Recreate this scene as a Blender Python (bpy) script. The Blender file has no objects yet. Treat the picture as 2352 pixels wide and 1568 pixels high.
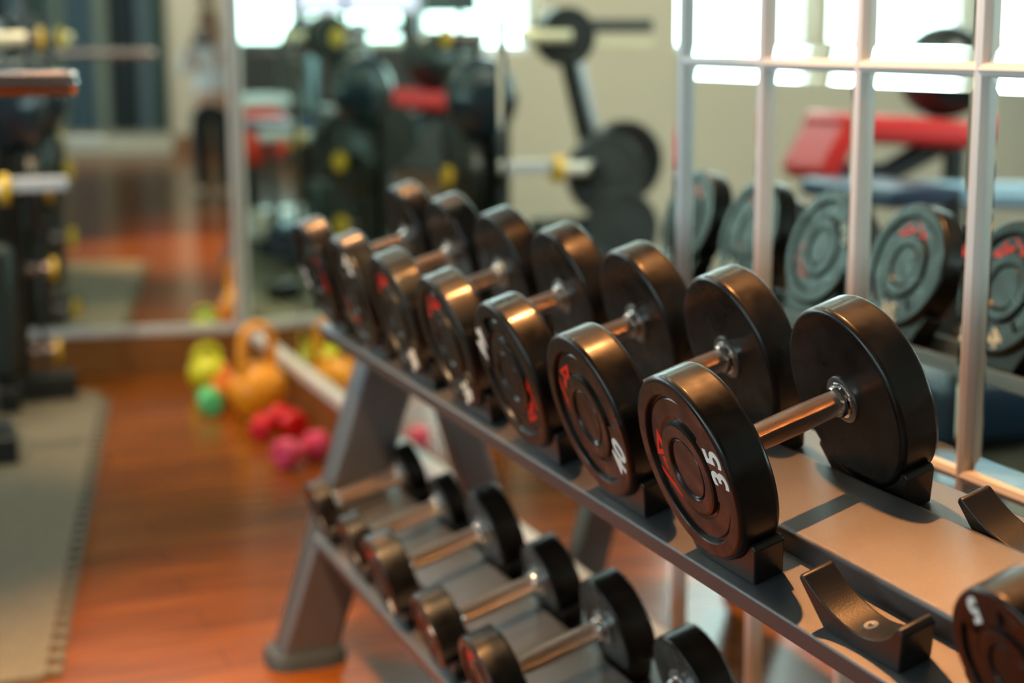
import bpy, bmesh, math, random
from math import sin, cos, pi, radians, atan2, sqrt
from mathutils import Vector, Matrix
random.seed(7)
sc = bpy.context.scene
COL = sc.collection

# ------------------------------------------------------------------ camera
cam_d = bpy.data.cameras.new('camera'); cam = bpy.data.objects.new('camera', cam_d); COL.objects.link(cam)
yaw, pitch, roll = .3695, .1842, -.0047
fwd = Vector((sin(yaw)*cos(pitch), cos(yaw)*cos(pitch), -sin(pitch)))
right = Vector((cos(yaw), -sin(yaw), 0)); up = right.cross(fwd)
r2 = right*cos(roll) + up*sin(roll); u2 = -right*sin(roll) + up*cos(roll)
m = Matrix((r2, u2, -fwd)).transposed().to_4x4(); m.translation = Vector((0, 0, 1.35))
cam.matrix_world = m
cam_d.sensor_width = 36; cam_d.lens = 3772.5/2352*36
cam_d.clip_start = .02; cam_d.clip_end = 100
cam_d.dof.use_dof = True; cam_d.dof.focus_distance = 1.80; cam_d.dof.aperture_fstop = 2.3
cam_d.dof.aperture_blades = 9
sc.camera = cam

# ------------------------------------------------------------------ world, lamps, exposure
sc.view_settings.view_transform = 'Standard'; sc.view_settings.look = 'None'
sc.view_settings.gamma = 1; sc.view_settings.use_curve_mapping = False
sc.view_settings.exposure = 0.0
w = bpy.data.worlds.new('daylight'); sc.world = w; w.use_nodes = True
bg = w.node_tree.nodes['Background']; bg.inputs[0].default_value = (.74, .94, .96, 1); bg.inputs[1].default_value = 9.0

def spot(loc, target, power, col, rad=.03, ang=70, blend=.6):
    d = bpy.data.lights.new('downlight_bulb', 'SPOT'); d.energy = power; d.color = col
    d.shadow_soft_size = rad; d.spot_size = radians(ang); d.spot_blend = blend
    o = bpy.data.objects.new('downlight_bulb', d); COL.objects.link(o)
    o.location = loc; o.rotation_euler = (Vector(target)-Vector(loc)).to_track_quat('-Z', 'Y').to_euler()
    return o
WARM = (1, .40, .12)
spot((.80, 2.33, 2.86), (.93, 1.7, .75), 310, WARM, .03, 58)
spot((.78, 4.3, 2.86), (.92, 3.6, .7), 190, WARM, .04, 42)
spot((-.10, 2.1, 2.86), (.38, 2.85, 0), 900, (1, .60, .28), .05, 44, .9)
spot((.6, 5.9, 2.86), (1.17, 5.65, 0), 230, (1, .7, .4), .05, 42)
spot((-1.0, 4.0, 2.86), (-.9, 6.4, .9), 200, (1, .88, .70), .05, 80)  # added neutral fill for the bench side of the room
spot((-1.6, -3.6, 2.86), (-1.8, -5.6, .8), 180, (1, .9, .78), .05, 120)  # added fill that brightens the dark wall behind the camera

# ------------------------------------------------------------------ materials
def ndt(m): return m.node_tree.nodes, m.node_tree.links
def mat(name, col, rough=.5, metal=0, coat=0, spec=.5, noise=None, bump=None, vary=None, emit=None):
    """noise=(scale, amount, other colour); bump=(scale, strength); vary=(scale, rough_lo, rough_hi)"""
    m = bpy.data.materials.new(name); m.use_nodes = True; n, l = ndt(m)
    b = n['Principled BSDF']
    b.inputs['Base Color'].default_value = (*col, 1); b.inputs['Roughness'].default_value = rough
    b.inputs['Metallic'].default_value = metal; b.inputs['Coat Weight'].default_value = coat; b.inputs['Coat Roughness'].default_value = .15
    b.inputs['Specular IOR Level'].default_value = spec
    tc = n.new('ShaderNodeTexCoord')
    if noise:
        t = n.new('ShaderNodeTexNoise'); t.inputs['Scale'].default_value = noise[0]; t.inputs['Detail'].default_value = 5
        l.new(tc.outputs['Object'], t.inputs['Vector'])
        r = n.new('ShaderNodeValToRGB'); r.color_ramp.elements[0].position = .5-noise[1]; r.color_ramp.elements[1].position = .5+noise[1]
        r.color_ramp.elements[0].color = (*col, 1); r.color_ramp.elements[1].color = (*noise[2], 1)
        l.new(t.outputs[0], r.inputs[0]); l.new(r.outputs[0], b.inputs['Base Color'])
    if vary:
        t = n.new('ShaderNodeTexNoise'); t.inputs['Scale'].default_value = vary[0]; t.inputs['Detail'].default_value = 4
        l.new(tc.outputs['Object'], t.inputs['Vector'])
        r = n.new('ShaderNodeMapRange'); r.inputs[1].default_value = .35; r.inputs[2].default_value = .65
        r.inputs[3].default_value = vary[1]; r.inputs[4].default_value = vary[2]
        l.new(t.outputs[0], r.inputs[0]); l.new(r.outputs[0], b.inputs['Roughness'])
    if bump:
        t = n.new('ShaderNodeTexNoise'); t.inputs['Scale'].default_value = bump[0]
        l.new(tc.outputs['Object'], t.inputs['Vector'])
        bp = n.new('ShaderNodeBump'); bp.inputs['Strength'].default_value = bump[1]; bp.inputs['Distance'].default_value = .002
        l.new(t.outputs[0], bp.inputs['Height']); l.new(bp.outputs[0], b.inputs['Normal'])
    if emit:
        b.inputs['Emission Color'].default_value = (*emit[0], 1); b.inputs['Emission Strength'].default_value = emit[1]
    return m

RUB = mat('urethane', (.0022, .0020, .0019), .36, spec=.28, noise=(11, .12, (.007, .006, .0045)), vary=(26, .27, .50), coat=.24)
RUB_IN = mat('urethane_inner', (.010, .010, .010), .38, spec=.5, noise=(14, .10, (.05, .05, .044)), vary=(12, .3, .5), bump=(900, .12))
CHROME = mat('chrome', (.82, .83, .84), .07, 1)
WASHER = mat('washer', (.34, .35, .34), .3, .9)
BLACKBAND = mat('black_band', (.01, .01, .01), .25)
SILVER = mat('silver_paint', (.135, .135, .145), .34, .8, noise=(1400, .2, (.225, .225, .235)), bump=(2500, .25))
REDP = mat('red_print', (.85, .02, .01), .4)
WHITEP = mat('white_print', (.82, .84, .80), .4)
SADDLE = mat('saddle_plastic', (.008, .007, .006), .36, spec=.4, noise=(20, .15, (.016, .013, .010)), bump=(500, .1))
SCREW = mat('screw', (.45, .42, .36), .3, 1)
WOOD_T = mat('trim_wood', (.30, .115, .028), .35, coat=.2, noise=(6, .3, (.20, .075, .02)))
TRIM = mat('white_metal', (.74, .73, .73), .35, .15)
WALL = mat('wall_paint', (.66, .58, .45), .8, noise=(1.5, .4, (.60, .53, .42)))
CEIL = mat('ceiling_paint', (.20, .195, .18), .9)
BLACKM = mat('black_machine', (.012, .017, .017), .35)
DARKG = mat('dark_grey', (.04, .05, .055), .45)
YEL = mat('yellow_collar', (.80, .52, .02), .35)
REDPAD = mat('red_pad', (.62, .015, .015), .38)
BLUEM = mat('blue_plastic', (.10, .27, .50), .3)
PALEB = mat('pale_blue', (.38, .62, .85), .2)
WHITEM = mat('white_plastic', (.78, .80, .78), .3)
CREAM = mat('cream_plastic', (.66, .66, .48), .4)
BRONZE = mat('bar_steel', (.30, .23, .22), .24, 1)
MATG = None

def knurl():
    m = mat('knurled_steel', (.58, .40, .30), .30, 1); n, l = ndt(m); b = n['Principled BSDF']
    tc = n.new('ShaderNodeTexCoord'); sx = n.new('ShaderNodeSeparateXYZ'); l.new(tc.outputs['Object'], sx.inputs[0])
    def M(op, a, b_):
        q = n.new('ShaderNodeMath'); q.operation = op
        for i, v in enumerate((a, b_)):
            if v is None: continue
            if isinstance(v, (int, float)): q.inputs[i].default_value = v
            else: l.new(v, q.inputs[i])
        return q.outputs[0]
    ang = M('MULTIPLY', M('ARCTAN2', sx.outputs['Y'], sx.outputs['Z']), .0155)
    k = 2*pi/.0019
    s1 = M('SINE', M('MULTIPLY', M('ADD', sx.outputs['X'], ang), k), None)
    s2 = M('SINE', M('MULTIPLY', M('SUBTRACT', sx.outputs['X'], ang), k), None)
    h = M('MULTIPLY', s1, s2)
    bp = n.new('ShaderNodeBump'); bp.inputs['Strength'].default_value = 1.0; bp.inputs['Distance'].default_value = .0009
    l.new(h, bp.inputs['Height']); l.new(bp.outputs[0], b.inputs['Normal'])
    return m
KNURL = knurl()

def mirror_mat():
    m = bpy.data.materials.new('mirror_glass'); m.use_nodes = True; n, l = ndt(m)
    g = n.new('ShaderNodeBsdfGlossy'); g.inputs['Color'].default_value = (.85, .95, .88, 1); g.inputs['Roughness'].default_value = 0
    n.remove(n['Principled BSDF']); l.new(g.outputs[0], n['Material Output'].inputs['Surface'])
    return m
MIRROR = mirror_mat()

def floor_mat():
    m = bpy.data.materials.new('wood_floor'); m.use_nodes = True; n, l = ndt(m); b = n['Principled BSDF']
    tc = n.new('ShaderNodeTexCoord'); mp = n.new('ShaderNodeMapping'); l.new(tc.outputs['Object'], mp.inputs[0])
    br = n.new('ShaderNodeTexBrick'); l.new(mp.outputs[0], br.inputs['Vector'])
    br.inputs['Scale'].default_value = 1; br.inputs['Brick Width'].default_value = 1.3; br.inputs['Row Height'].default_value = .13
    br.inputs['Mortar Size'].default_value = .0018; br.inputs['Bias'].default_value = -.1
    br.inputs['Color1'].default_value = (.20, .052, .005, 1); br.inputs['Color2'].default_value = (.28, .078, .007, 1)
    br.inputs['Mortar'].default_value = (.10, .03, .01, 1)
    mp2 = n.new('ShaderNodeMapping'); mp2.inputs['Scale'].default_value = (1.2, 9, 1); l.new(tc.outputs['Object'], mp2.inputs[0])
    t = n.new('ShaderNodeTexNoise'); t.inputs['Scale'].default_value = 2.2; t.inputs['Detail'].default_value = 6; l.new(mp2.outputs[0], t.inputs[0])
    mx = n.new('ShaderNodeMix'); mx.data_type = 'RGBA'; mx.blend_type = 'MULTIPLY'; mx.inputs[0].default_value = .75
    rp = n.new('ShaderNodeValToRGB'); rp.color_ramp.elements[0].position = .3; rp.color_ramp.elements[0].color = (.45, .42, .38, 1)
    rp.color_ramp.elements[1].position = .62; rp.color_ramp.elements[1].color = (1, 1, 1, 1)
    l.new(t.outputs[0], rp.inputs[0]); l.new(br.outputs[0], mx.inputs[6]); l.new(rp.outputs[0], mx.inputs[7])
    l.new(mx.outputs[2], b.inputs['Base Color'])
    b.inputs['Roughness'].default_value = .20; b.inputs['Specular IOR Level'].default_value = .26
    return m
FLOOR = floor_mat()
MATG = mat('rubber_mat', (.13, .115, .085), .8, spec=.2, noise=(90, .2, (.20, .18, .135)), bump=(120, .5))

# ------------------------------------------------------------------ helpers
def obj(name, bm_or_mesh, m=None, parent=None, smooth=True, loc=None, rot=None, bevel=None):
    if isinstance(bm_or_mesh, bmesh.types.BMesh):
        bmesh.ops.recalc_face_normals(bm_or_mesh, faces=bm_or_mesh.faces)
        me = bpy.data.meshes.new(name); bm_or_mesh.to_mesh(me); bm_or_mesh.free()
    else: me = bm_or_mesh
    if m and not me.materials: me.materials.append(m)
    if smooth and not me.get('s'):
        me.polygons.foreach_set('use_smooth', [True]*len(me.polygons))
        try: me.set_sharp_from_angle(angle=radians(35))
        except Exception: pass
        me['s'] = 1
    o = bpy.data.objects.new(name, me); COL.objects.link(o)
    if parent: o.parent = parent
    if loc is not None: o.location = loc
    if rot is not None: o.rotation_euler = rot
    if bevel:
        bv = o.modifiers.new('bevel', 'BEVEL'); bv.width = bevel; bv.segments = 3; bv.limit_method = 'ANGLE'; bv.angle_limit = radians(40)
        bv.harden_normals = False
    return o
def tag(o, label=None, cat=None, group=None, kind=None):
    if label: o['label'] = label
    if cat: o['category'] = cat
    if group: o['group'] = group
    if kind: o['kind'] = kind
    return o
def thing(name, label, cat, loc=(0, 0, 0), rot=(0, 0, 0), group=None):
    o = bpy.data.objects.new(name, None); COL.objects.link(o); o.empty_display_size = .1
    o.location = loc; o.rotation_euler = rot
    return tag(o, label, cat, group)
def struct(o): o['kind'] = 'structure'; return o
def box(bm, x0, x1, y0, y1, z0, z1, M=None):
    vs = [bm.verts.new((x, y, z)) for x in (x0, x1) for y in (y0, y1) for z in (z0, z1)]
    if M is not None:
        for v in vs: v.co = M @ v.co
    a = vs
    for f in ((0,1,3,2), (4,6,7,5), (0,4,5,1), (2,3,7,6), (0,2,6,4), (1,5,7,3)): bm.faces.new([a[i] for i in f])
    return bm
def BX(*a, **k): return box(bmesh.new(), *a, **k)
def tube(bm, pts, r, seg=20, cap=True):
    pts = [Vector(p) for p in pts]; rings = []
    rs = r if isinstance(r, (list, tuple)) else [r]*len(pts)
    prev = None
    for i, p in enumerate(pts):
        d = (pts[min(i+1, len(pts)-1)] - pts[max(i-1, 0)]).normalized()
        if prev is None:
            a = Vector((0, 0, 1)) if abs(d.z) < .9 else Vector((1, 0, 0)); x = d.cross(a).normalized()
        else: x = (prev - d*prev.dot(d)).normalized()
        prev = x; y = d.cross(x)
        rings.append([bm.verts.new(p + (x*cos(2*pi*k/seg) + y*sin(2*pi*k/seg))*rs[i]) for k in range(seg)])
    for a, b in zip(rings, rings[1:]):
        for k in range(seg): bm.faces.new((a[k], a[(k+1) % seg], b[(k+1) % seg], b[k]))
    if cap: bm.faces.new(rings[0][::-1]); bm.faces.new(rings[-1])
    return bm
def TB(pts, r, seg=20): return tube(bmesh.new(), pts, r, seg)
def lathe(bm, prof, seg=96, axis='x'):
    """prof: (s along axis, radius)"""
    rings = []
    for s, r in prof:
        if r < 1e-6: rings.append([bm.verts.new((s, 0, 0))]); continue
        rings.append([bm.verts.new((s, r*cos(2*pi*k/seg), r*sin(2*pi*k/seg))) for k in range(seg)])
    for a, b in zip(rings, rings[1:]):
        for k in range(seg):
            j = (k+1) % seg
            if len(a) == 1 and len(b) == 1: continue
            if len(a) == 1: bm.faces.new((a[0], b[k], b[j]))
            elif len(b) == 1: bm.faces.new((a[k], a[j], b[0]))
            else: bm.faces.new((a[k], a[j], b[j], b[k]))
    if axis == 'z':
        for v in bm.verts: v.co = Vector((v.co.y, v.co.z, v.co.x))
    elif axis == 'y':
        for v in bm.verts: v.co = Vector((v.co.z, v.co.x, v.co.y))
    return bm
def LT(prof, seg=96, axis='x'): return lathe(bmesh.new(), prof, seg, axis)
def prism(bm, poly, y0, y1, M=None):
    """poly of (x,z), extruded along y"""
    a = [bm.verts.new((x, y0, z)) for x, z in poly]; b = [bm.verts.new((x, y1, z)) for x, z in poly]
    n = len(poly)
    bm.faces.new(a); bm.faces.new(b[::-1])
    for i in range(n): bm.faces.new((a[i], b[i], b[(i+1) % n], a[(i+1) % n]))
    if M is not None:
        for v in a+b: v.co = M @ v.co
    return bm
def fillet(pts, rad, n=6):
    out = [pts[0]]
    for i in range(1, len(pts)-1):
        p = Vector(pts[i]); a = (Vector(pts[i-1])-p); b = (Vector(pts[i+1])-p)
        r = min(rad[i] if isinstance(rad, list) else rad, a.length*.49, b.length*.49)
        if r < 1e-5: out.append(tuple(p)); continue
        A = p+a.normalized()*r; B = p+b.normalized()*r
        for k in range(n+1):
            t = k/n; q = A*(1-t)**2 + p*2*t*(1-t) + B*t*t; out.append(tuple(q))
    out.append(pts[-1]); return out

# ------------------------------------------------------------------ room shell
ZF = 0.0; ZC = 2.9
XM = 1.3803                       # mirror plane of the right wall
AB = radians(10.5)                # the back wall stands open by this much
PB = Vector((XM, 6.65, 0)); DB = Vector((-cos(AB), sin(AB), 0)); NB = Vector((-sin(AB), -cos(AB), 0))
# back wall frame: local x runs left from the corner, local y points into the room, z up
MB = Matrix((DB, NB, Vector((0, 0, 1)))).transposed().to_4x4(); MB.translation = PB
struct(obj('floor', BX(-5.7, 1.55, -6.6, 8.2, -.1, 0), FLOOR, smooth=False))
struct(obj('ceiling', BX(-5.7, 1.55, -6.6, 8.2, ZC, ZC+.1), CEIL, smooth=False))
struct(obj('wall_right', BX(XM+.012, XM+.15, -6.6, 6.8, 0, ZC), WALL, smooth=False))
def wall_with_holes(name, x0, x1, holes, y0, y1, M, m=WALL):
    bm = bmesh.new(); xs = x0
    for h0, h1, z0, z1 in holes:
        box(bm, xs, h0, y0, y1, 0, ZC, M); box(bm, h0, h1, y0, y1, 0, z0, M); box(bm, h0, h1, y0, y1, z1, ZC, M); xs = h1
    box(bm, xs, x1, y0, y1, 0, ZC, M)
    return struct(obj(name, bm, m, smooth=False))
backh = [(.08, 1.10, 1.85, 2.80), (1.18, 1.47, 1.27, 2.86), (1.55, 2.18, 1.75, 2.86), (2.26, 3.1, 1.27, 2.86), (3.2, 4.2, 1.27, 2.86), (4.35, 5.6, 1.27, 2.86)]  # high openings over mirror and pillar are added for rim reflections
wall_with_holes('wall_back', 0, 7.3, backh, -.15, -.012, MB)
ML = Matrix(((0, 1, 0, -5.6), (1, 0, 0, 0), (0, 0, 1, 0), (0, 0, 0, 1)))   # left wall: local x = world y
lefth = [(-4.6, -3.0, 1.27, 2.86), (-2.8, -1.1, 1.27, 2.86), (-.8, 1.0, 1.27, 2.86), (1.3, 3.1, 1.27, 2.86), (3.4, 5.2, 1.27, 2.86)]
wall_with_holes('wall_left', -6.6, 8.2, lefth, -.12, 0, ML, mat('grey_paint', (.30, .31, .35), .8))
struct(obj('wall_front', BX(-5.7, 1.55, -6.6, -6.5, 0, ZC), WALL, smooth=False))
GLASS = bpy.data.materials.new('window_glass'); GLASS.use_nodes = True
n, l = ndt(GLASS); n.remove(n['Principled BSDF']); tr = n.new('ShaderNodeBsdfTransparent'); gl = n.new('ShaderNodeBsdfGlossy')
gl.inputs['Roughness'].default_value = .02; mx = n.new('ShaderNodeMixShader'); mx.inputs[0].default_value = .06
l.new(tr.outputs[0], mx.inputs[1]); l.new(gl.outputs[0], mx.inputs[2]); l.new(mx.outputs[0], n['Material Output'].inputs[0])
wi = 0
for holes, M, yo in ((backh, MB, -.10), (lefth, ML, -.09)):
    for h0, h1, z0, z1 in holes:
        wi += 1; f = .035
        bm = bmesh.new()
        box(bm, h0, h1, yo-.02, yo+.03, z0, z0+f, M); box(bm, h0, h1, yo-.02, yo+.03, z1-f, z1, M)
        box(bm, h0, h0+f, yo-.02, yo+.03, z0+f, z1-f, M); box(bm, h1-f, h1, yo-.02, yo+.03, z0+f, z1-f, M)
        o = struct(obj('window_%d' % wi, bm, TRIM, smooth=False))
        struct(obj('window_pane', BX(h0+f, h1-f, yo-.004, yo+.002, z0+f, z1-f, M), GLASS, o, smooth=False))
        ld = bpy.data.lights.new('sky_portal', 'AREA'); ld.shape = 'RECTANGLE'; ld.size = h1-h0; ld.size_y = z1-z0
        ld.cycles.is_portal = True
        lo = bpy.data.objects.new('sky_portal', ld); COL.objects.link(lo)
        c = M @ Vector(((h0+h1)/2, yo-.06, (z0+z1)/2)); nn = (M.to_3x3() @ Vector((0, 1, 0)))
        lo.location = c; lo.rotation_euler = nn.to_track_quat('-Z', 'Y').to_euler()
# baseboards and trims
ZT = .187
struct(obj('baseboard_right', BX(XM-.012, XM+.012, -6.5, 6.645, 0, ZT-.035), WOOD_T, smooth=False))
struct(obj('baseboard_back', BX(.0, 7.2, -.012, .02, 0, ZT-.035, M=MB), WOOD_T, smooth=False))
struct(obj('trim_1', BX(XM-.022, XM+.012, 2.70, 6.62, ZT-.035, ZT), TRIM, smooth=False, bevel=.004))
struct(obj('trim_2', BX(.02, 1.17, -.012, .024, ZT-.035, ZT, M=MB), TRIM, smooth=False, bevel=.004))
struct(obj('trim_3', BX(.0, .03, -.01, .012, ZT, 2.8, M=MB), TRIM, smooth=False, bevel=.003))

# ------------------------------------------------------------------ mirrors
def bevel_pane(y0, y1, z0, z1, b, hT, hB, hS, x=XM, M=None):
    """a mirror sheet with bevelled edges; outer edge offsets in +x (into the wall) per side"""
    bm = bmesh.new()
    def V(y, z, dx):
        v = Vector((x+dx, y, z)); v = M @ v if M else v; return bm.verts.new(v)
    inn = [V(y0+b, z0+b, 0), V(y1-b, z0+b, 0), V(y1-b, z1-b, 0), V(y0+b, z1-b, 0)]
    bot = [V(y0, z0, hB), V(y1, z0, hB)]; top = [V(y1, z1, hT), V(y0, z1, hT)]
    lef = [V(y0, z0, hS), V(y0, z1, hS)]; rig = [V(y1, z0, hS), V(y1, z1, hS)]
    bm.faces.new(inn)
    bm.faces.new((bot[0], bot[1], inn[1], inn[0])); bm.faces.new((inn[3], inn[2], top[0], top[1]))
    bm.faces.new((lef[0], inn[0], inn[3], lef[1])); bm.faces.new((inn[1], rig[0], rig[1], inn[2]))
    for f in bm.faces:
        f.normal_update()
    return bm
def pane_obj(name, bm, parent=None):
    me = bpy.data.meshes.new(name); bm.to_mesh(me); bm.free(); me.materials.append(MIRROR)
    o = bpy.data.objects.new(name, me); COL.objects.link(o); o.parent = parent
    return o
for (a, b_, lab) in ((5.64, 6.63, 'tall frameless wall mirror in the corner beyond the dumbbell rack'),
                    (3.62, 5.64, 'widest frameless wall mirror behind the far end of the rack'),
                    (2.705, 3.62, 'frameless wall mirror beside the white gridded mirror')):
    t = thing('wall_mirror', lab, 'mirror', (XM, (a+b_)/2, ZT), group='frameless mirrors along the right wall')
    o = pane_obj('mirror_pane', bevel_pane(a+.001, b_-.001, ZT, 2.8, .03, .0015, .0015, .0022), None)
    o.parent = t; o.matrix_parent_inverse = Matrix.Translation(-Vector(t.location))
t = thing('wall_mirror', 'wide mirror on the back wall left of the room corner', 'mirror', tuple(PB+DB*.6+Vector((0, 0, ZT))))
bm = bmesh.new()
a = [bm.verts.new(MB @ Vector(p)) for p in ((.03, .0, ZT), (1.17, .0, ZT), (1.17, .0, 1.8), (.03, .0, 1.8))]
bm.faces.new(a); o = pane_obj('mirror_pane', bm); o.parent = t; o.matrix_parent_inverse = Matrix.Translation(-Vector(t.location))

gm = thing('gridded_mirror', 'wall mirror of small square panes between white bars, beside the rack', 'mirror', (XM, 1.4, ZT))
GW = .2868; NY = 9; ROWS = [.187, .7494, 1.3026, 1.8557, 2.409]
bm = bmesh.new(); hw = .011
yl = [2.686-GW*k for k in range(NY+1)]
sec = [(.011, .0), (.008, -.016), (.0, -.020), (-.008, -.016), (-.011, .0)]
def bar(bm, vertical, c, a, b_, wdt=1.0, dep=1.0):
    ra, rb = [], []
    for s, dx in sec:
        if vertical: ra.append(bm.verts.new((XM+dx*dep+.004, c+s*wdt, a))); rb.append(bm.verts.new((XM+dx*dep+.004, c+s*wdt, b_)))
        else: ra.append(bm.verts.new((XM+dx*dep+.004, a, c+s*wdt))); rb.append(bm.verts.new((XM+dx*dep+.004, b_, c+s*wdt)))
    bm.faces.new(ra); bm.faces.new(rb[::-1])
    for i in range(len(ra)-1): bm.faces.new((ra[i], ra[i+1], rb[i+1], rb[i]))
for i, y in enumerate(yl): bar(bm, True, y, .152, 2.42, 1.25 if i == 0 else 1.0)
for z in ROWS: bar(bm, False, z, yl[-1], yl[0], 1.0, .96)
bmesh.ops.translate(bm, verts=bm.verts, vec=-Vector(gm.location))
obj('muntin_grid', bm, TRIM, gm)
for j in range(len(ROWS)-1):
    for i in range(NY):
        bm = bevel_pane(yl[i+1]+.006, yl[i]-.006, ROWS[j]+.006, ROWS[j+1]-.006, .026, .0024, -.0024, .0016)
        bmesh.ops.translate(bm, verts=bm.verts, vec=-Vector(gm.location))
        pane_obj('mirror_pane', bm, gm)

# ------------------------------------------------------------------ the dumbbell rack
TH = .3052; CH, SH_ = cos(TH), sin(TH)
C0 = Vector((.8274, 1.5964, -.4804+1.35)); R = .1125
LOW = Vector((-.040, 0, -.448))
def frame(tier, y=0.):
    """matrix of a shelf's tilted frame: x up the slope, y along the rack, z off the shelf"""
    o = Vector((C0.x, y, C0.z)) + (LOW if tier else Vector((0, 0, 0)))
    return Matrix.Translation(o) @ Matrix.Rotation(-TH, 4, 'Y')
rack = thing('dumbbell_rack', 'silver two-tier dumbbell rack with black saddles along the mirror wall', 'rack', (1.0, 1.9, 0))
def rk(name, bm, m=SILVER, **k):
    bmesh.ops.translate(bm, verts=bm.verts, vec=-Vector(rack.location))
    return obj(name, bm, m, rack, **k)
def sheet(pts, y0, y1, th, M):
    """extrude an open polyline (u,v) as a plate with thickness th below it"""
    n = len(pts); off = []
    for i, p in enumerate(pts):
        a = Vector(pts[max(i-1, 0)]); b_ = Vector(pts[min(i+1, n-1)]); d = (b_-a).normalized(); off.append((p[0]+d.y*th, p[1]-d.x*th))
    return prism(bmesh.new(), list(pts)+off[::-1], y0, y1, M)
for tier, (ya, yb) in enumerate(((.45, 3.38), (.45, 3.315))):
    M = frame(tier)
    front = fillet([(-.004, -.158), (-.004, -.132), (.086, -.132)], [0, .004, 0])
    plate = fillet([(.080, -.134), (.080, -.100), (.209, -.100), (.209, -.134)], [0, .008, .008, 0])
    rear = fillet([(.203, -.132), (.292, -.132), (.292, -.158)], [0, .004, 0])
    bm = sheet(front, ya, yb, .003, M); rk('front_channel', bm)
    bm = sheet(plate, ya, yb, .003, M); rk('shelf_plate', bm)
    bm = sheet(rear, ya, yb, .003, M); rk('rear_channel', bm)
    for y in (1.0, 2.6): rk('cross_brace', BX(0, .288, y, y+.04, -.156, -.1365, M))
def leg_at(y, d=.085):
    bm = bmesh.new()
    # front leg leaning back, from the floor to the upper shelf
    xl = lambda z: .742+.319*(z-.014)          # front edge of the leg, leaning back as it rises
    zb_ = .02
    def top(off):
        # where the edge meets the underside of the upper shelf
        z = .7
        for _ in range(20):
            x = xl(z)+off; z = C0.z-.139*CH+((x-C0.x-.139*SH_)/CH)*SH_
        return (xl(z)+off, z)
    ww = .131
    poly = [top(0), top(ww), (xl(zb_)+ww, zb_), (xl(zb_), zb_)]
    prism(bm, poly, y, y+d)
    o = rk('leg', bm, bevel=.012)
    cx = xl(zb_)+ww/2
    bm = bmesh.new(); pts = []
    for i, (s, z) in enumerate(((1.0, 0.), (1.0, .022), (.93, .034))):
        pts.append([bm.verts.new((cx+(.088*s)*math.copysign(abs(cos(a))**.6, cos(a)), y+d/2+(.066*s)*math.copysign(abs(sin(a))**.6, sin(a)), z)) for a in [2*pi*k/40 for k in range(40)]])
    for a_, b_ in zip(pts, pts[1:]):
        for k in range(40): bm.faces.new((a_[k], a_[(k+1) % 40], b_[(k+1) % 40], b_[k]))
    bm.faces.new(pts[0][::-1]); bm.faces.new(pts[-1])
    rk('foot_cap', bm, DARKG)
    # rear brace leaning back to the wall side
    bm = bmesh.new(); tp_ = Vector((1.105, 0, .755)); bot = Vector((1.312, 0, .02)); dr = (bot-tp_).normalized(); sd = Vector((-dr.z, 0, dr.x))
    ps = [tp_+sd*.042, tp_-sd*.042, bot-sd*.042, bot+sd*.042]; ps[2].z = ps[3].z = .015
    prism(bm, [(p.x, p.z) for p in ps], y+.01, y+d-.01)
    rk('rear_brace', bm, bevel=.008)
    # short arm that carries the lower shelf
    bm = bmesh.new(); prism(bm, [(.0, -.160), (.27, -.160), (.27, -.190), (.0, -.190)], y-.032, y+.002, frame(1))
    rk('shelf_arm', bm)
leg_at(3.32); leg_at(.52)

def saddle_bm(Rr, hw, ht, u0=.013, u1=.052, side=.012):
    """block with a concave arc for a head of radius Rr; arc bottom at z=0"""
    bm = bmesh.new(); poly = []
    amax = math.asin(hw/Rr); N = 18
    for i in range(N+1):
        a = -amax+2*amax*i/N; poly.append((Rr*sin(a), Rr-Rr*cos(a)))
    base = -.0195
    ztop = Rr-Rr*cos(amax)
    poly += [(hw+.006, ztop), (hw+.010, ztop-.006), (hw-.016, base), (-hw+.016, base), (-hw-.010, ztop-.006), (-hw-.006, ztop)]
    a = [bm.verts.new((u0, y, z)) for y, z in poly]; b = [bm.verts.new((u1, y, z)) for y, z in poly]
    bm.faces.new(a); bm.faces.new(b[::-1]); n_ = len(poly)
    for i in range(n_): bm.faces.new((a[i], b[i], b[(i+1) % n_], a[(i+1) % n_]))
    return bm
TOPY = [C0.y + .2775*k for k in range(-3, 7)]
LOWY = [3.262 - .2635*k for k in range(10)]
def mk_saddle(mesh, screw_mesh, ring_mesh, tier, y, u):
    M = frame(tier, y) @ Matrix.Translation((u, 0, -R+.0002))
    o = obj('saddle', mesh, SADDLE, rack); o.matrix_local = Matrix.Translation(-Vector(rack.location)) @ M
    bv = o.modifiers.new('bevel', 'BEVEL'); bv.width = .0022; bv.segments = 3; bv.limit_method = 'ANGLE'; bv.angle_limit = radians(40)
    for nm, me_, mt in (('screw_recess', ring_mesh, BLACKBAND), ('screw', screw_mesh, SCREW)):
        s = obj(nm, me_, mt, o)
        s.matrix_local = Matrix.Identity(4)
def bm_mesh(name, bm, m):
    bmesh.ops.recalc_face_normals(bm, faces=bm.faces)
    me = bpy.data.meshes.new(name); bm.to_mesh(me); bm.free(); me.materials.append(m); return me
def disc_prof(r0, z0, z1, hole=0):
    bm = LT([(z0, 0), (z0, r0), (z1, r0), (z1-.0002, r0*.45), (z1-.0012, r0*.35), (z1-.0012, 0)], 28, 'z')
    bmesh.ops.translate(bm, verts=bm.verts, vec=(.0325, 0, 0)); return bm
sm = {}
for key, (Rr, hw_) in (('big', (R, .083)), ('small', (.075, .055))):
    sm[key] = (bm_mesh('saddle', saddle_bm(Rr, hw_, 0), SADDLE),
               bm_mesh('screw', disc_prof(.0075, -.0004, .0011), SCREW),
               bm_mesh('screw_recess', disc_prof(.0105, -.001, .0006), BLACKBAND))
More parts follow.
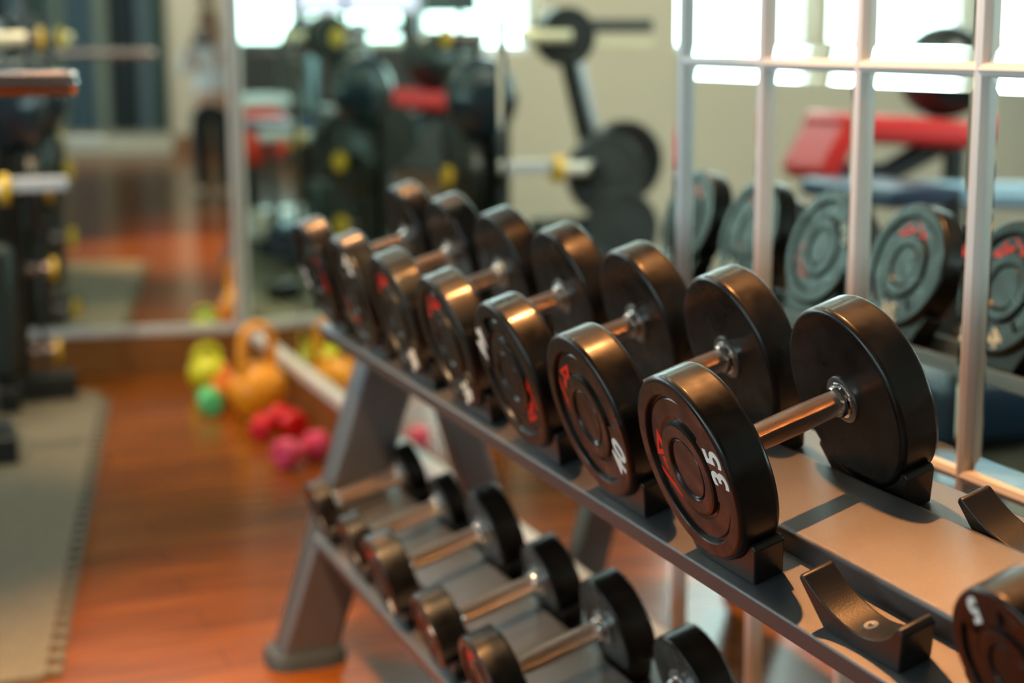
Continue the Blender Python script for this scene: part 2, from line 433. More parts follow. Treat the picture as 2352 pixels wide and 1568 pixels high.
for y in TOPY:
    for u in (0, .202): mk_saddle(sm['big'][0], sm['big'][1], sm['big'][2], 0, y, u)
for y in LOWY:
    for u in (0, .202): mk_saddle(sm['small'][0], sm['small'][1], sm['small'][2], 1, y, u)

# ------------------------------------------------------------------ dumbbells
T = .052; HL = .160
def head_bm(Rr, t, pad_ang=0., sgn=1):
    """outer face at x=0 looking to -x, inner face at x=t"""
    k = Rr/.1125
    q = [(.0030*k, 0), (.0030*k, .0340*k), (.0010*k, .0352*k), (.0034*k, .0368*k), (.0010*k, .0385*k), (.0004*k, .041*k), (.0004*k, .042*k),
         (.0004*k, .0525*k), (.0004*k, .0535*k), (.0016*k, .0565*k), (.0060*k, .0580*k), (.0060*k, .0605*k), (.0046*k, .063*k), (.0046*k, .064*k), (.0046*k, .0825*k), (.0046*k, .0835*k), (.0066*k, .0860*k), (.0066*k, .0885*k),
         (.0012*k, .0900*k), (0, .0915*k), (0, .0925*k), (0, Rr-.0072*k), (0, Rr-.0062*k), (.0010*k, Rr-.0030*k), (.0035*k, Rr-.0010*k), (.0062*k, Rr), (.0075*k, Rr),
         (t-.0075*k, Rr), (t-.0062*k, Rr), (t-.0035*k, Rr-.0010*k), (t-.0010*k, Rr-.0030*k), (t, Rr-.0062*k), (t, Rr-.0075*k), (t, .022), (t, 0)]
    bm = LT(q, 128)
    # raised pad behind the weight number
    N = 20; a0, a1 = pad_ang-radians(31), pad_ang+radians(31); ri, ro = .0655*k, .0935*k
    rows = []
    for i in range(N+1):
        a = a0+(a1-a0)*i/N
        rows.append([bm.verts.new((x, -r*cos(a), r*sin(a))) for x, r in ((.0058*k, ri), (.0008*k, ri+.001), (.0001*k, ri+.002), (.0001*k, ro), (.0058*k, ro))])
    for p, q_ in zip(rows, rows[1:]):
        for j in range(4): bm.faces.new((p[j], p[j+1], q_[j+1], q_[j]))
    for e in (rows[0], rows[-1]): bm.faces.new(e)
    return bm
LOGO = [([(-.0638, .0347), (-.0518, .0094), (-.0532, .0035), (-.0808, -.0023)], [(-.0655, .0199), (-.0600, .0086), (-.0725, .0058)]),
        ([(-.0690, -.0028), (-.0537, .0004), (-.0530, -.0046), (-.0590, -.0059), (-.0590, -.0174), (-.0646, -.0171), (-.0677, -.0088)], None),
        ([(-.0800, -.0165), (-.0780, -.0235), (-.0424, -.0498), (-.0525, -.0105), (-.0500, -.0370)], None)]
def logo_mesh(k):
    """flat emblem in (right, up) coordinates of an upright face, number at the bottom"""
    rot = radians(-103); bm = bmesh.new()
    for outer, hole in LOGO:
        f = lambda p: ((p[0]*cos(rot)-p[1]*sin(rot))*k, (p[0]*sin(rot)+p[1]*cos(rot))*k)
        ov = [bm.verts.new((*f(p), 0)) for p in outer]; oe = [bm.edges.new((ov[i], ov[(i+1) % len(ov)])) for i in range(len(ov))]
        es = oe
        if hole:
            hv = [bm.verts.new((*f(p), 0)) for p in hole]; es = oe+[bm.edges.new((hv[i], hv[(i+1) % len(hv)])) for i in range(len(hv))]
        bmesh.ops.triangle_fill(bm, use_beauty=True, use_dissolve=False, edges=es)
    ret = bmesh.ops.extrude_face_region(bm, geom=bm.faces[:])
    bmesh.ops.translate(bm, verts=[v for v in ret['geom'] if isinstance(v, bmesh.types.BMVert)], vec=(0, 0, .0005))
    return bm_mesh('logo', bm, REDP)
TX = {}
def text_mesh(s, size, m=WHITEP, shear=.22, off=.0012):
    key = (s, round(size, 4), m.name)
    if key in TX: return TX[key]
    cu = bpy.data.curves.new('lettering', 'FONT'); cu.body = s; cu.size = size; cu.align_x = 'CENTER'; cu.align_y = 'CENTER'
    cu.shear = shear; cu.offset = off; cu.extrude = .0004; cu.space_character = 1.1
    o = bpy.data.objects.new('lettering', cu); COL.objects.link(o)
    dg = bpy.context.evaluated_depsgraph_get(); me = bpy.data.meshes.new_from_object(o.evaluated_get(dg))
    bpy.data.objects.remove(o); bpy.data.curves.remove(cu); me.name = 'number'; me.materials.clear(); me.materials.append(m); me['s'] = 1
    TX[key] = me; return me
HM, LM = {}, {}
def face_matrix(ang, x, outward):
    """places a drawing made in (right, up, out) on a face; ang = turn of the whole head seen from outside"""
    c, s = cos(ang), sin(ang)
    if outward < 0: rt, upv, out = Vector((0, -1, 0)), Vector((0, 0, 1)), Vector((-1, 0, 0))
    else: rt, upv, out = Vector((0, 1, 0)), Vector((0, 0, 1)), Vector((1, 0, 0))
    ra = rt*c+upv*s; ua = -rt*s+upv*c
    M = Matrix((ra, ua, out)).transposed().to_4x4(); M.translation = Vector((x, 0, 0)); return M
handle_p = [(.0, .0), (.0, .0130), (.010, .0130), (.0125, .0150), (.02, .0155), (.06, .0166), (.10, .0166), (.14, .0155), (.1475, .0150), (.150, .0130), (.160, .0130), (.160, 0)]
HANDLE = bm_mesh('handle', LT([(s, r*.98) for s, r in handle_p], 64), KNURL)
COLLAR = bm_mesh('collar', LT([(0, .0155), (-.0055, .0155), (-.0075, .0175), (-.0085, .0195), (-.0100, .0208), (-.0108, .0215), (-.0108, .018), (-.0095, .014), (0, .014)][::-1] + [], 64), CHROME)
COLLAR = bm_mesh('collar', LT([(-.0125, .0145), (-.0125, .0175), (-.0100, .0190), (-.0060, .0190), (-.0045, .0215), (-.0012, .0228), (0, .0228), (0, .0145)], 64), CHROME)
WASH = bm_mesh('washer', LT([(-.0030, .0215), (-.0034, .0262), (-.0022, .0285), (0, .0290), (0, .0215)], 64), WASHER)
def dumbbell(label, tier, y, Rr, num, ang, far_ang=-90., t=T, group='dumbbells on the top shelf', farnum=True):
    """ang: where the number sits on the near face, degrees, seen from the front"""
    v = -R+Rr
    M = frame(tier, y) @ Matrix.Translation((.132, 0, v-Rr))
    e = thing('dumbbell', label, 'dumbbell', M.to_translation(), (0, -TH, 0), group)
    k = Rr/.1125
    def put(name, me, m, lm, par=e):
        o = obj(name, me, m, par, smooth=True); o.matrix_local = lm; return o
    base = Matrix.Translation((-.132, 0, Rr))
    if (Rr, t) not in HM:
        HM[(Rr, t)] = bm_mesh('head', head_bm(Rr, t, radians(-90)), RUB); LM[Rr] = logo_mesh(k)
    hm = HM[(Rr, t)]
    s0 = T-t
    for side, an in ((-1, ang), (1, far_ang)):
        roll_ = radians(an+90)
        if side < 0: ml = base @ Matrix.Translation((s0, 0, 0)) @ Matrix.Rotation(-roll_, 4, 'X')
        else: ml = base @ Matrix.Translation((T+HL+t, 0, 0)) @ Matrix.Rotation(pi, 4, 'Z') @ Matrix.Rotation(-roll_, 4, 'X')
        h = put('head', hm, RUB, ml)
        put('logo', LM[Rr], REDP, Matrix.Translation((.0046*k, 0, 0)) @ face_matrix(0, 0, -1), h)
        if num and (side < 0 or farnum):
            nm = put('number', text_mesh(num, .045*k), WHITEP, face_matrix(0, -.0003*k, -1) @ Matrix.Translation((0, -.0870*k, 0)), h)
    hd = put('handle', HANDLE, KNURL, base @ Matrix.Translation((T, 0, 0)))
    for xx, fl in ((T+HL, 0), (T, 1)):
        c = put('collar', COLLAR, CHROME, base @ Matrix.Translation((xx, 0, 0)) @ Matrix.Rotation(pi*fl, 4, 'Z'))
        put('washer', WASH, WASHER, Matrix.Identity(4), c)
    return e
tops = [(-2, .075, '5', 118, 'black dumbbell nearest the camera, cut by the lower right corner'),
        (0, R, '35', 13, 'black dumbbell marked 35 in sharp focus beside the empty saddles'),
        (1, R, '40', -28, 'black dumbbell marked 40, second in the top row behind the one marked 35'),
        (2, R, '44', 150, 'third dumbbell of the full top row, white number at upper left of its face'),
        (3, R, '36', -68, 'fourth dumbbell of the top row with its red emblem at the top'),
        (4, R, '38', -66, 'fifth dumbbell of the top row, third from its far end'),
        (5, R, '46', 45, 'sixth dumbbell of the top row, next to its far end'),
        (6, R, '32', 190, 'black dumbbell at the far end of the top row')]
for k, Rr, num, ang, lab in tops:
    dumbbell(lab, 0, C0.y+.2775*k, Rr, num, ang, far_ang={0: 60, 1: -120, 2: -98, 3: -90, 4: 150, 5: -75}.get(k, -90))
lows = [(3.262, .056, 'small black dumbbell at the far end of the lower shelf, beside the rack leg'),
        (3.000, .056, 'small black dumbbell second from the far end of the lower shelf'),
        (2.735, .078, 'lower shelf dumbbell third from the far end, larger than the two beyond it'),
        (2.470, .066, 'lower shelf dumbbell fourth from the far end'),
        (2.198, .078, 'lower shelf dumbbell fifth from the far end, at the bottom edge of the photo'),
        (1.935, .078, 'lower shelf dumbbell of which only the far head shows at the bottom edge')]
for i, (y, Rr, lab) in enumerate(lows):
    dumbbell(lab, 1, y, Rr, ['4', '6', '15', '8', '16', '18'][i], [-40, -30, -60, 20, -50, 0][i], t=.052 if Rr > .06 else .04, group='dumbbells on the lower shelf')

# ------------------------------------------------------------------ floor mat and small weights in the corner
bm = bmesh.new(); prf = []
A = Vector((.262, 3.45, 0)); Bv = Vector((.755, 6.30, 0)); dv = (Bv-A).normalized(); nv = Vector((dv.y, -dv.x, 0)); L = (Bv-A).length
s = 0; edge = []
while s < L-.085:
    for ds, o_ in ((0, 0), (.024, 0), (.018, .036), (.060, .036), (.054, 0)):
        p = A+dv*(s+ds)+nv*o_; edge.append(p)
    s += .078
edge.append(Bv)
poly = edge+[Vector((.45, 6.62, 0)), Vector((-.9, 6.85, 0)), Vector((-1.3, 3.45, 0))]
top = [bm.verts.new((p.x, p.y, .014)) for p in poly]; bt = [bm.verts.new((p.x, p.y, .0005)) for p in poly]
bm.faces.new(top)
for i in range(len(poly)): bm.faces.new((bt[i], bt[(i+1) % len(poly)], top[(i+1) % len(poly)], top[i]))
bmesh.ops.translate(bm, verts=bm.verts, vec=(-A.x, -A.y, 0))
tag(obj('floor_mat', bm, MATG, smooth=False, loc=(A.x, A.y, 0)), 'grey rubber floor mat with jigsaw edge along the wooden floor', 'mat')

def kettlebell(x, y, r, col, lab, turn=0., hs=1.):
    m = mat('kettlebell_'+lab.split()[0], col, .35)
    e = thing('kettlebell', lab, 'kettlebell', (x, y, 0), (0, 0, turn), 'kettlebells and small weights in the room corner')
    pr = [(0, 0), (0, r*.55), (.004, r*.62)]
    for i in range(1, 24):
        a = -pi/2*.72 + (pi/2*.72+pi/2*.9)*i/24; pr.append((r*.95+r*sin(a), r*cos(a)))
    pr.append((r*.95+r*.99, 0))
    obj('body', LT(pr, 48, 'z'), m, e)
    w_ = r*.62; h0 = r*1.65; h1 = r*.95*2+r*1.15*hs
    pts = [(-w_*1.05, 0, h0*.9), (-w_*1.1, 0, h0+.25*r), (-w_, 0, h1-.35*r), (-w_*.7, 0, h1-.08*r), (-w_*.3, 0, h1), (w_*.3, 0, h1), (w_*.7, 0, h1-.08*r), (w_, 0, h1-.35*r), (w_*1.1, 0, h0+.25*r), (w_*1.05, 0, h0*.9)]
    obj('handle', TB(pts, [r*.24, r*.2, r*.17, r*.17, r*.17, r*.17, r*.17, r*.17, r*.2, r*.24], 16), m, e)
kettlebell(1.235, 5.72, .105, (.92, .36, .012), 'orange yellow kettlebell, tallest of the weights in the corner', .5, 1.1)
kettlebell(1.150, 6.24, .075, (.62, .66, .02), 'yellow green small kettlebell leftmost in the corner group', .3, .4)
kettlebell(1.172, 5.98, .062, (.88, .20, .008), 'dark orange small kettlebell behind the tall yellow one', 1.2, .4)
def small_db(x, y, turn, col, lab, r=.036, l=.17):
    m = mat('vinyl_'+lab.split()[0], col, .35)
    e = thing('hand_weight', lab, 'dumbbell', (x, y, 0), (0, 0, turn), 'small coloured hand weights on the floor')
    for s_ in (-1, 1):
        bm = LT([(-.028, 0), (-.028, r*.75), (-.02, r), (.02, r), (.028, r*.75), (.028, 0)], 10)
        bmesh.ops.rotate(bm, verts=bm.verts, cent=(0, 0, 0), matrix=Matrix.Rotation(radians(18), 3, 'X'))
        obj('end', bm, m, e, loc=(s_*(l/2-.028), 0, r))
    obj('grip', TB([(-l/2+.03, 0, r), (l/2-.03, 0, r)], r*.42, 16), m, e)
small_db(1.085, 5.85, 1.5, (.10, .62, .22), 'green hand weight beside the orange yellow kettlebell', .045, .12)
small_db(1.275, 5.44, 1.75, (.80, .004, .008), 'red hand weight by the baseboard right of the orange kettlebell', .045, .17)
small_db(1.175, 5.42, 1.25, (.85, .02, .04), 'red hand weight lying end towards the camera', .036, .13)
small_db(1.215, 5.02, .5, (.88, .07, .16), 'pink hand weight partly hidden by the rack leg', .048, .19)

# ------------------------------------------------------------------ plate rack on the mat, barbell
pr_ = thing('peg_rack', 'black storage rack with steel pegs and yellow collars on the mat', 'rack', (.45, 6.28, .014))
def P_(name, bm, m, par=pr_, **k):
    bmesh.ops.translate(bm, verts=bm.verts, vec=-Vector(par.location)); return obj(name, bm, m, par, **k)
P_('base_beam', BX(.36, .66, 6.22, 6.36, .0145, .105), BLACKM, bevel=.006)
P_('base_beam', BX(.36, .44, 6.05, 6.22, .0145, .10), BLACKM, bevel=.006)
P_('upright', BX(.42, .50, 6.25, 6.33, .105, 1.10), BLACKM, bevel=.01)
bm = bmesh.new(); bmesh.ops.create_uvsphere(bm, u_segments=40, v_segments=24, radius=1); bmesh.ops.scale(bm, verts=bm.verts, vec=(.15, .12, .17)); bmesh.ops.translate(bm, verts=bm.verts, vec=(.455, 6.28, 1.10))
P_('rounded_cover', bm, mat('cover_blue_black', (.010, .03, .05), .18, coat=.5))
P_('side_panel', BX(.36, .42, 6.20, 6.36, .105, 1.05), BLACKM, bevel=.01)
P_('post', BX(.535, .555, 6.27, 6.29, .105, 1.80), DARKG, bevel=.004)
for y, z in ((6.29, 1.345), (6.29, .190), (6.29, .79), (6.29, .50)):
    x1 = .60
    o = P_('peg', TB([(.44, y, z), (x1+.002, y, z)], .021), BRONZE)
    bm = LT([(-.009, .0), (-.009, .043), (.009, .043), (.009, 0)], 32); bmesh.ops.translate(bm, verts=bm.verts, vec=(x1, y, z))
    P_('yellow_collar', bm, YEL)
bm = LT([(-.02, .02), (-.02, .16), (-.015, .17), (.015, .17), (.02, .16), (.02, .02)], 48); bmesh.ops.translate(bm, verts=bm.verts, vec=(.53, 6.29, .79))
P_('weight_plate', bm, BLACKM)
tag(obj('rubber_block', BX(-.09, .09, -.06, .06, 0, .09), BLACKM, bevel=.012, loc=(.28, 5.36, .0145)), 'black rubber block lying on the grey mat at the left edge', 'block')
bb = thing('barbell', 'thick steel barbell sleeve reaching in at the left edge', 'barbell', (-.8, 3.5, 1.258))
obj('sleeve', LT([(0, 0), (0, .024), (.003, .0255), (1.18, .0255), (1.186, .023), (1.187, 0)], 48), BRONZE, bb)
obj('end_cap', LT([(0, .024), (.010, .024), (.014, .020), (.014, .006), (.010, 0)], 48), CHROME, bb, loc=(1.187, 0, 0))
obj('shaft', LT([(-1.2, 0), (-1.2, .014), (0, .014)], 24), BRONZE, bb)
# stand that carries the barbell, left of the photo
st = thing('barbell_stand', 'black upright stand holding the barbell left of the frame', 'stand', (-.42, 3.5, 0))
obj('upright', BX(-.03, .03, -.03, .03, .02, 1.232), BLACKM, st, bevel=.004)
obj('base', BX(-.06, .06, -.25, .25, .0145, .05), BLACKM, st, bevel=.004)

# ------------------------------------------------------------------ machines seen in the mirrors
pm = thing('weight_machine', 'black plate-loaded lever machine with round plates reflected in the mirror', 'machine', (.10, 5.83, 0))
def Q(name, bm, m, par=pm, **k):
    bmesh.ops.translate(bm, verts=bm.verts, vec=-Vector(par.location)); return obj(name, bm, m, par, **k)
def disc(x, y, z, r, t_, ax='x', seg=56):
    pr2 = [(-t_/2, 0), (-t_/2, r*.18), (-t_/2+.004, r*.2), (-t_/2+.006, r*.8), (-t_/2, r*.85), (-t_/2, r*.97), (-t_/2+.006, r), (t_/2-.006, r), (t_/2, r*.97), (t_/2, r*.85), (t_/2-.006, r*.8), (t_/2-.004, r*.2), (t_/2, r*.18), (t_/2, 0)]
    bm = LT(pr2, seg, ax); bmesh.ops.translate(bm, verts=bm.verts, vec=(x, y, z)); return bm
Q('lever_arm', TB([(.31, 5.83, 1.43), (.24, 5.83, 1.15), (.13, 5.83, .72), (.12, 5.83, .50)], .035, 12), BLACKM)
Q('pivot_disc', disc(.295, 5.80, 1.345, .11, .09, 'y'), BLACKM)
Q('frame_post', TB([(.23, 5.95, 1.42), (.10, 5.95, .93), (.02, 5.95, .05)], .028, 16), mat('grey_blue_post', (.42, .46, .52), .3, .4))
Q('weight_plate', disc(.17, 5.70, .83, .155, .05, 'y'), DARKG)
Q('weight_plate', disc(.0, 5.9, .86, .16, .06, 'y'), BLACKM)
Q('weight_plate', disc(.12, 5.66, .62, .15, .05, 'y'), DARKG)
Q('lower_frame', BX(-.06, .42, 5.72, 5.88, .22, .66), mat('machine_green_black', (.015, .03, .03), .3), bevel=.03)
Q('foot_frame', TB([(.10, 5.80, .45), (-.02, 5.7, .03)], .03, 12), mat('grey_blue_leg', (.36, .42, .46), .35, .4))
Q('foot_beam', BX(-.15, .38, 5.70, 5.78, 0, .06), DARKG, bevel=.006)
Q('sleeve', TB([(.25, 5.64, .86), (.40, 5.64, .86)], .026), WHITEM)
Q('side_arm', BX(.40, .60, 5.62, 5.66, .85, .895), mat('pale_grey', (.55, .60, .68), .3), bevel=.006)
Q('arm_bracket', BX(.22, .27, 5.60, 5.75, .80, .88), BLACKM)
Q('yellow_collar', disc(.395, 5.64, .86, .05, .03), YEL)
Q('cross_bar', TB([(.30, 5.74, 1.345), (.50, 5.74, 1.345)], .024), CREAM)
Q('shelf_bar', BX(-.10, .24, 5.85, 5.90, 1.36, 1.41), DARKG, bevel=.006)
Q('rail', BX(-.10, .24, 5.85, 5.88, 1.30, 1.33), CREAM, bevel=.004)

bn = thing('weight_bench', 'red padded bench on a black frame reflected in the mirrors', 'bench', (-.7, 5.15, 0))
def pad(p, q, wd, th, m):
    p, q = Vector(p), Vector(q); d = (q-p).normalized(); s_ = Vector((0, 1, 0)); n_ = d.cross(s_).normalized()
    if n_.z < 0: n_ = -n_
    bm = bmesh.new(); L_ = (q-p).length
    M = Matrix((d, s_, n_)).transposed().to_4x4(); M.translation = p
    return box(bm, 0, L_, -wd/2, wd/2, -th, 0, M)
Q('seat_pad', pad((-.44, 5.15, 1.075), (-1.02, 5.15, 1.03), .30, .10, REDPAD), REDPAD, bn, bevel=.03)
Q('back_pad', pad((-.34, 5.15, .86), (-.46, 5.15, 1.07), .30, .08, REDPAD), REDPAD, bn, bevel=.03)
Q('frame', TB([(-.42, 5.15, .86), (-.7, 5.15, .84), (-.95, 5.15, .95)], .045, 12), BLACKM, bn)
Q('post', BX(-1.04, -.98, 5.12, 5.18, .03, .98), BLACKM, bn, bevel=.005)
Q('post', BX(-.58, -.52, 5.12, 5.18, .03, .86), BLACKM, bn, bevel=.005)
Q('foot_beam', BX(-1.10, -.40, 5.1, 5.2, 0, .05), BLACKM, bn, bevel=.006)
tb = thing('exercise_ball', 'black glossy exercise ball resting on the red bench', 'ball', (-.93, 5.12, 1.035))
bm = bmesh.new(); bmesh.ops.create_icosphere(bm, subdivisions=5, radius=.172)
obj('ball', bm, mat('ball_rubber', (.012, .016, .016), .3, bump=(60, .1)), tb, loc=(0, 0, .176))
tm = thing('treadmill', 'navy treadmill with pale blue side rails in front of the red bench', 'treadmill', (-.75, 4.55, 0))
Q('deck', BX(-1.6, -.35, 4.22, 4.80, .06, .24), mat('navy', (.02, .05, .10), .4), tm, bevel=.02)
Q('belt', BX(-1.55, -.42, 4.32, 4.70, .24, .252), BLACKM, tm)
Q('side_rail', BX(-1.55, -.40, 4.22, 4.31, .24, .27), PALEB, tm, bevel=.008)
Q('side_rail', BX(-1.55, -.40, 4.71, 4.80, .24, .27), PALEB, tm, bevel=.008)
Q('upright', TB([(-.42, 4.26, .2), (-.36, 4.26, .86)], .03, 12), DARKG, tm)
Q('upright', TB([(-.42, 4.76, .2), (-.36, 4.76, .86)], .03, 12), DARKG, tm)
Q('handrail', TB([(-.36, 4.26, .84), (-1.1, 4.26, .80)], .026, 12), PALEB, tm)
Q('handrail', TB([(-.36, 4.76, .84), (-1.1, 4.76, .80)], .026, 12), PALEB, tm)
Q('console', BX(-.40, -.12, 4.24, 4.78, .82, .88), mat('console_blue', (.04, .09, .18), .35), tm, bevel=.02)

# things further back, seen twice reflected
sb = thing('stationary_bike', 'red and white recumbent bike near the windows', 'exercise bike', (-.9, 3.3, 0))
bm = bmesh.new(); bmesh.ops.create_uvsphere(bm, u_segments=32, v_segments=16, radius=1); bmesh.ops.scale(bm, verts=bm.verts, vec=(.30, .18, .20)); bmesh.ops.translate(bm, verts=bm.verts, vec=(-.9, 3.3, .72))
Q('shroud', bm, mat('shroud_red', (.80, .05, .02), .3), sb)
Q('seat', BX(-1.15, -.70, 3.2, 3.4, .90, .98), WHITEM, sb, bevel=.03)
Q('post', BX(-.94, -.86, 3.26, 3.34, .04, .6), BLACKM, sb, bevel=.01)
Q('foot_beam', BX(-1.25, -.55, 3.24, 3.36, 0, .06), DARKG, sb, bevel=.01)
el = thing('elliptical_trainer', 'dark elliptical trainer with grey blue column', 'machine', (-1.9, 2.7, 0))
Q('housing', BX(-2.15, -1.7, 2.55, 2.9, .05, .85), BLACKM, el, bevel=.08)
Q('column', TB([(-1.75, 2.7, .3), (-1.8, 2.7, 1.35)], .05, 12), mat('column_blue', (.30, .45, .50), .3, .3), el)
Q('console', BX(-1.95, -1.65, 2.62, 2.78, 1.26, 1.44), BLACKM, el, bevel=.02)
for s_ in (-.17, .17):
    Q('handle_arm', TB([(-1.75, 2.7+s_, .5), (-1.62, 2.7+s_, 1.2), (-1.72, 2.7+s_, 1.42)], .02, 10), DARKG, el)
bx = thing('plyo_box', 'white step platform on the floor', 'step platform', (-.75, 3.9, 0))
Q('platform', BX(-1.0, -.55, 3.75, 4.05, .12, .30), WHITEM, bx, bevel=.02)
Q('base', BX(-.96, -.59, 3.78, 4.02, 0, .12), BLACKM, bx, bevel=.01)
for i, (x, y, wd, m_, lab) in enumerate(((-2.16, 2.78, .44, mat('screen_picture', (.6, .55, .7), .3, emit=((.72, .60, .95), 1.3)), 'lit purple and white television hanging from the ceiling'),
                       (-2.69, 3.18, .20, mat('screen_off', (.02, .03, .02), .2), 'switched off black television hanging beside the lit one'))):
    tv = thing('television', lab, 'television', (x, y, 1.50))
    bm = BX(-wd, wd, -.03, .03, .005, .55); bmesh.ops.rotate(bm, verts=bm.verts, cent=(0, 0, 0), matrix=Matrix.Rotation(radians(-37), 3, 'Z')); obj('casing', bm, CREAM if i == 0 else BLACKM, tv, smooth=False)
    bm = BX(-wd+.02, wd-.02, .03, .034, .03, .53); bmesh.ops.rotate(bm, verts=bm.verts, cent=(0, 0, 0), matrix=Matrix.Rotation(radians(-37), 3, 'Z')); obj('screen', bm, m_, tv, smooth=False)
    obj('ceiling_pole', TB([(0, 0, .5), (0, 0, ZC-1.5-.002)], .02, 12), BLACKM, tv)

# far end of the room behind the camera: pillar, blinds
struct(obj('trim_4', BX(-1.42, -1.08, -6.5, -6.15, 0, ZC), mat('pillar_paint', (.62, .52, .40), .7), smooth=False))
struct(obj('trim_5', BX(-1.45, -1.05, -6.5, -6.12, 0, .22), WOOD_T, smooth=False))
bl = thing('vertical_blind', 'green and grey vertical blinds on the far wall beside the pillar', 'blind', (-3.0, -6.4, 2.7))
obj('rail', BX(-1.7, 1.5, -.03, .03, 0, .04), TRIM, bl)
cols = [(.10, .16, .15), (.30, .36, .30), (.14, .22, .28), (.40, .45, .38), (.05, .07, .08), (.22, .30, .34)]
for i in range(18):
    x = -1.55-.17*i
    bm = bmesh.new(); N = 8
    pts = [(x-.17*j/N, -6.42+.035*sin(2*pi*j/N*1.0)) for j in range(N+1)]
    a = [bm.verts.new((px, py, .25)) for px, py in pts]; b = [bm.verts.new((px, py, 2.7)) for px, py in pts]
    for j in range(N): bm.faces.new((a[j], a[j+1], b[j+1], b[j]))
    r_ = bmesh.ops.solidify(bm, geom=bm.faces[:], thickness=.004)
    c_ = cols[(i*5+i//3) % 6]
    bmesh.ops.translate(bm, verts=bm.verts, vec=(3.0, 6.4, -2.7)); obj('strip', bm, mat('blind_cloth', c_, .8), bl)

# unseen ceiling tubes, added to put bright strips on the dumbbell rims
TUBE = mat('added_lamp_tube', (.9, .9, .8), .4, emit=((1, .96, .72), 17))
for yy, lb in ((5.25, 'added ceiling tube lamp for rim highlights, nearest the room corner'), (3.95, 'added ceiling tube lamp for rim highlights, over the far end of the rack')):
    t = thing('added_tube_lamp', lb, 'ceiling light', (.35, yy, ZC), group='added ceiling tube lamps')
    obj('housing', BX(-.95, .80, -.07, .07, -.05, -.001), TRIM, t, bevel=.004)
    obj('diffuser', BX(-.93, .78, -.055, .055, -.062, -.0505), TUBE, t, smooth=False)
# ceiling downlight fixtures; the last two belong to added fill lamps
for (x, y, lb) in ((.80, 2.33, 'over the near end of the dumbbell rack'), (.78, 4.3, 'over the far end of the dumbbell rack'), (-.10, 2.1, 'over the open wooden floor'), (.6, 5.9, 'over the corner with the kettlebells'), (-1.0, 4.0, 'over the red bench, added as fill'), (-1.6, -3.6, 'near the far pillar, added to brighten the far wall')):
    t = thing('downlight', 'round recessed ceiling downlight '+lb, 'ceiling light', (x, y, ZC), group='ceiling downlights')
    obj('trim_ring', LT([(-.012, .055), (-.016, .065), (-.006, .085), (0, .088), (0, .055)], 40, 'z'), TRIM, t)

# ------------------------------------------------------------------ the photographer
def skinned(name, pts, edges, rad, m, parent, sub=2):
    me = bpy.data.meshes.new(name); me.from_pydata(pts, edges, []); me.materials.append(m)
    o = bpy.data.objects.new(name, me); COL.objects.link(o); o.parent = parent
    md = o.modifiers.new('skin', 'SKIN'); md.use_smooth_shade = True
    for i, r in enumerate(rad):
        v = me.skin_vertices[0].data[i]; v.radius = r if isinstance(r, tuple) else (r, r); v.use_root = (i == 0)
    s_ = o.modifiers.new('sub', 'SUBSURF'); s_.levels = sub; s_.render_levels = sub
    return o
SKIN = mat('skin', (.55, .30, .20), .5); SHIRT = mat('white_shirt', (.72, .72, .74), .8); PANTS = mat('black_trousers', (.01, .01, .012), .8)
HAIR = mat('hair', (.30, .12, .05), .6); SHOE = mat('shoe', (.03, .03, .03), .5)
px, py = .04, -.34
pe = thing('person', 'person in white shirt and black trousers holding a camera, seen in the back mirror', 'person', (px, py, 0))
body = skinned('body', [(0, 0, .84), (0, 0, .98), (0, .01, 1.14), (0, .0, 1.24), (0, .01, 1.32), (0, .02, 1.40), (0, .02, 1.47),
                        (-.16, 0, 1.23), (-.20, .10, 1.06), (-.10, .26, 1.25), (.16, 0, 1.23), (.20, .10, 1.06), (.10, .26, 1.25),
                        (-.09, 0, .80), (-.10, .01, .46), (-.10, -.01, .10), (-.10, .08, .045), (.09, 0, .80), (.10, .01, .46), (.10, -.01, .10), (.10, .08, .045)],
               [(0, 1), (1, 2), (2, 3), (3, 4), (4, 5), (5, 6), (3, 7), (7, 8), (8, 9), (3, 10), (10, 11), (11, 12), (0, 13), (13, 14), (14, 15), (15, 16), (0, 17), (17, 18), (18, 19), (19, 20)],
               [(.14, .09), (.125, .085), (.14, .095), (.10, .07), .045, .075, .06, .05, .038, .026, .05, .038, .026, .085, .058, .036, .03, .085, .058, .036, .03], SKIN, pe)
skinned('shirt', [(0, 0, .86), (0, 0, 1.0), (0, .01, 1.14), (0, 0, 1.24), (-.165, 0, 1.235), (-.205, .10, 1.06), (-.14, .2, 1.17), (.165, 0, 1.235), (.205, .10, 1.06), (.14, .2, 1.17)],
        [(0, 1), (1, 2), (2, 3), (3, 4), (4, 5), (5, 6), (3, 7), (7, 8), (8, 9)], [(.16, .105), (.15, .10), (.155, .11), (.115, .08), .062, .05, .04, .062, .05, .04], SHIRT, pe)
skinned('trousers', [(0, 0, .90), (0, 0, .82), (-.095, 0, .76), (-.10, .01, .46), (-.10, -.01, .10), (.095, 0, .76), (.10, .01, .46), (.10, -.01, .10)],
        [(0, 1), (1, 2), (2, 3), (3, 4), (1, 5), (5, 6), (6, 7)], [(.155, .105), (.15, .11), .10, .072, .055, .10, .072, .055], PANTS, pe)
for s_ in (-1, 1):
    skinned('shoe', [(s_*.10, -.06, .04), (s_*.10, .05, .038), (s_*.10, .14, .03)], [(0, 1), (1, 2)], [(.045, .038), (.047, .038), (.042, .028)], SHOE, pe)
bm = bmesh.new(); bmesh.ops.create_uvsphere(bm, u_segments=32, v_segments=20, radius=1)
for v in bm.verts:
    v.co = Vector((v.co.x*.092, v.co.y*.10-.012, v.co.z*.125)); 
    if v.co.z < 0: v.co.y -= .02; v.co.z *= 1.7
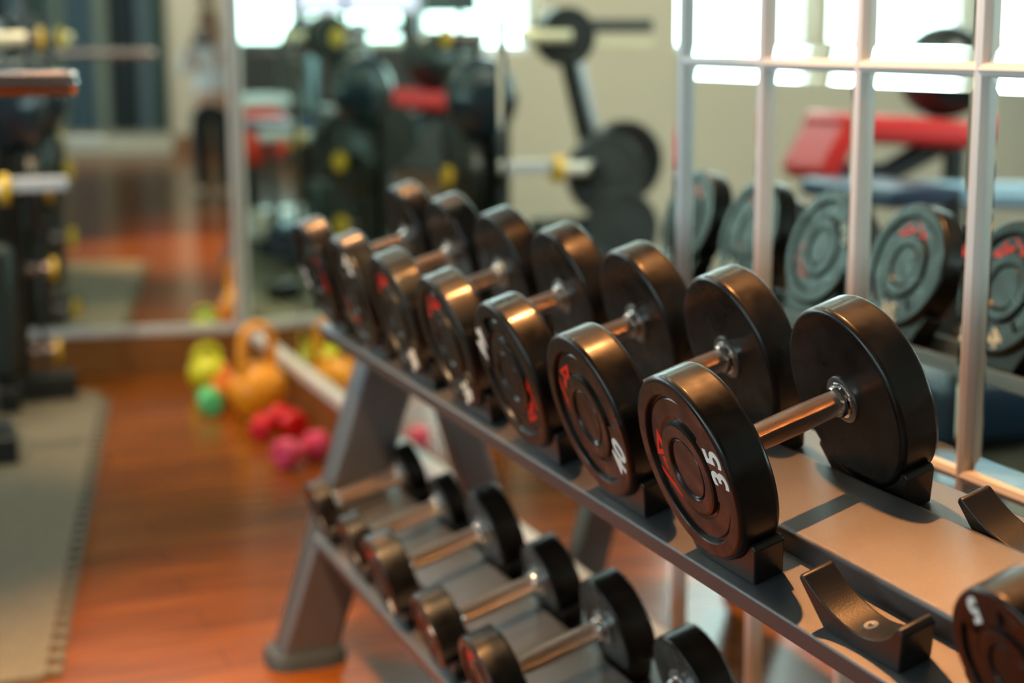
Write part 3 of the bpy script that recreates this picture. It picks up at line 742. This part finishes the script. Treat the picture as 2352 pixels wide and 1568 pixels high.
bmesh.ops.delete(bm, geom=[f for f in bm.faces if f.calc_center_median().y > .035 and f.calc_center_median().z < .06], context='FACES')
o = obj('hair', bm, HAIR, pe, loc=(0, .01, 1.43)); sd_ = o.modifiers.new('thick', 'SOLIDIFY'); sd_.thickness = .012
# face: nose, eyes, mouth, ears
obj('nose', TB([(0, .098, 1.435), (0, .112, 1.405), (0, .100, 1.398)], [.006, .012, .008], 10), SKIN, pe)
for s_ in (-1, 1):
    bm = bmesh.new(); bmesh.ops.create_uvsphere(bm, u_segments=16, v_segments=10, radius=.011); obj('eye', bm, mat('eye', (.8, .8, .8), .2), pe, loc=(s_*.030, .085, 1.437))
    bm = bmesh.new(); bmesh.ops.create_uvsphere(bm, u_segments=16, v_segments=10, radius=.02); bmesh.ops.scale(bm, verts=bm.verts, vec=(.4, .8, 1.4)); obj('ear', bm, SKIN, pe, loc=(s_*.078, .02, 1.42))
obj('mouth', TB([(-.022, .088, 1.375), (0, .094, 1.373), (.022, .088, 1.375)], [.003, .006, .003], 8), mat('lips', (.5, .12, .10), .5), pe)
# fingers closing on the camera
for s_ in (-1, 1):
    skinned('hand', [(s_*.10, .26, 1.25), (s_*.085, .275, 1.30)], [(0, 1)], [(.03, .022), (.036, .016)], SKIN, pe, 1)
    for j in range(4):
        z = 1.275+.021*j; ln = (.060, .070, .066, .052)[j]
        skinned('finger', [(s_*.086, .27, z), (s_*.083, .27+ln*.45, z+.006), (s_*.064, .27+ln*.75, z+.006)], [(0, 1), (1, 2)], [.009, .008, .007], SKIN, pe, 1)
    skinned('thumb', [(s_*.085, .262, 1.285), (s_*.070, .238, 1.305), (s_*.050, .236, 1.318)], [(0, 1), (1, 2)], [.011, .010, .008], SKIN, pe, 1)
cm = thing('photo_camera', 'black camera held up by the photographer', 'camera', (px, py+.292, 1.285))
obj('body', BX(-.068, .068, -.028, .022, 0, .092), BLACKM, cm, bevel=.008)
obj('viewfinder', BX(-.022, .022, -.03, .012, .090, .115), BLACKM, cm, bevel=.005)
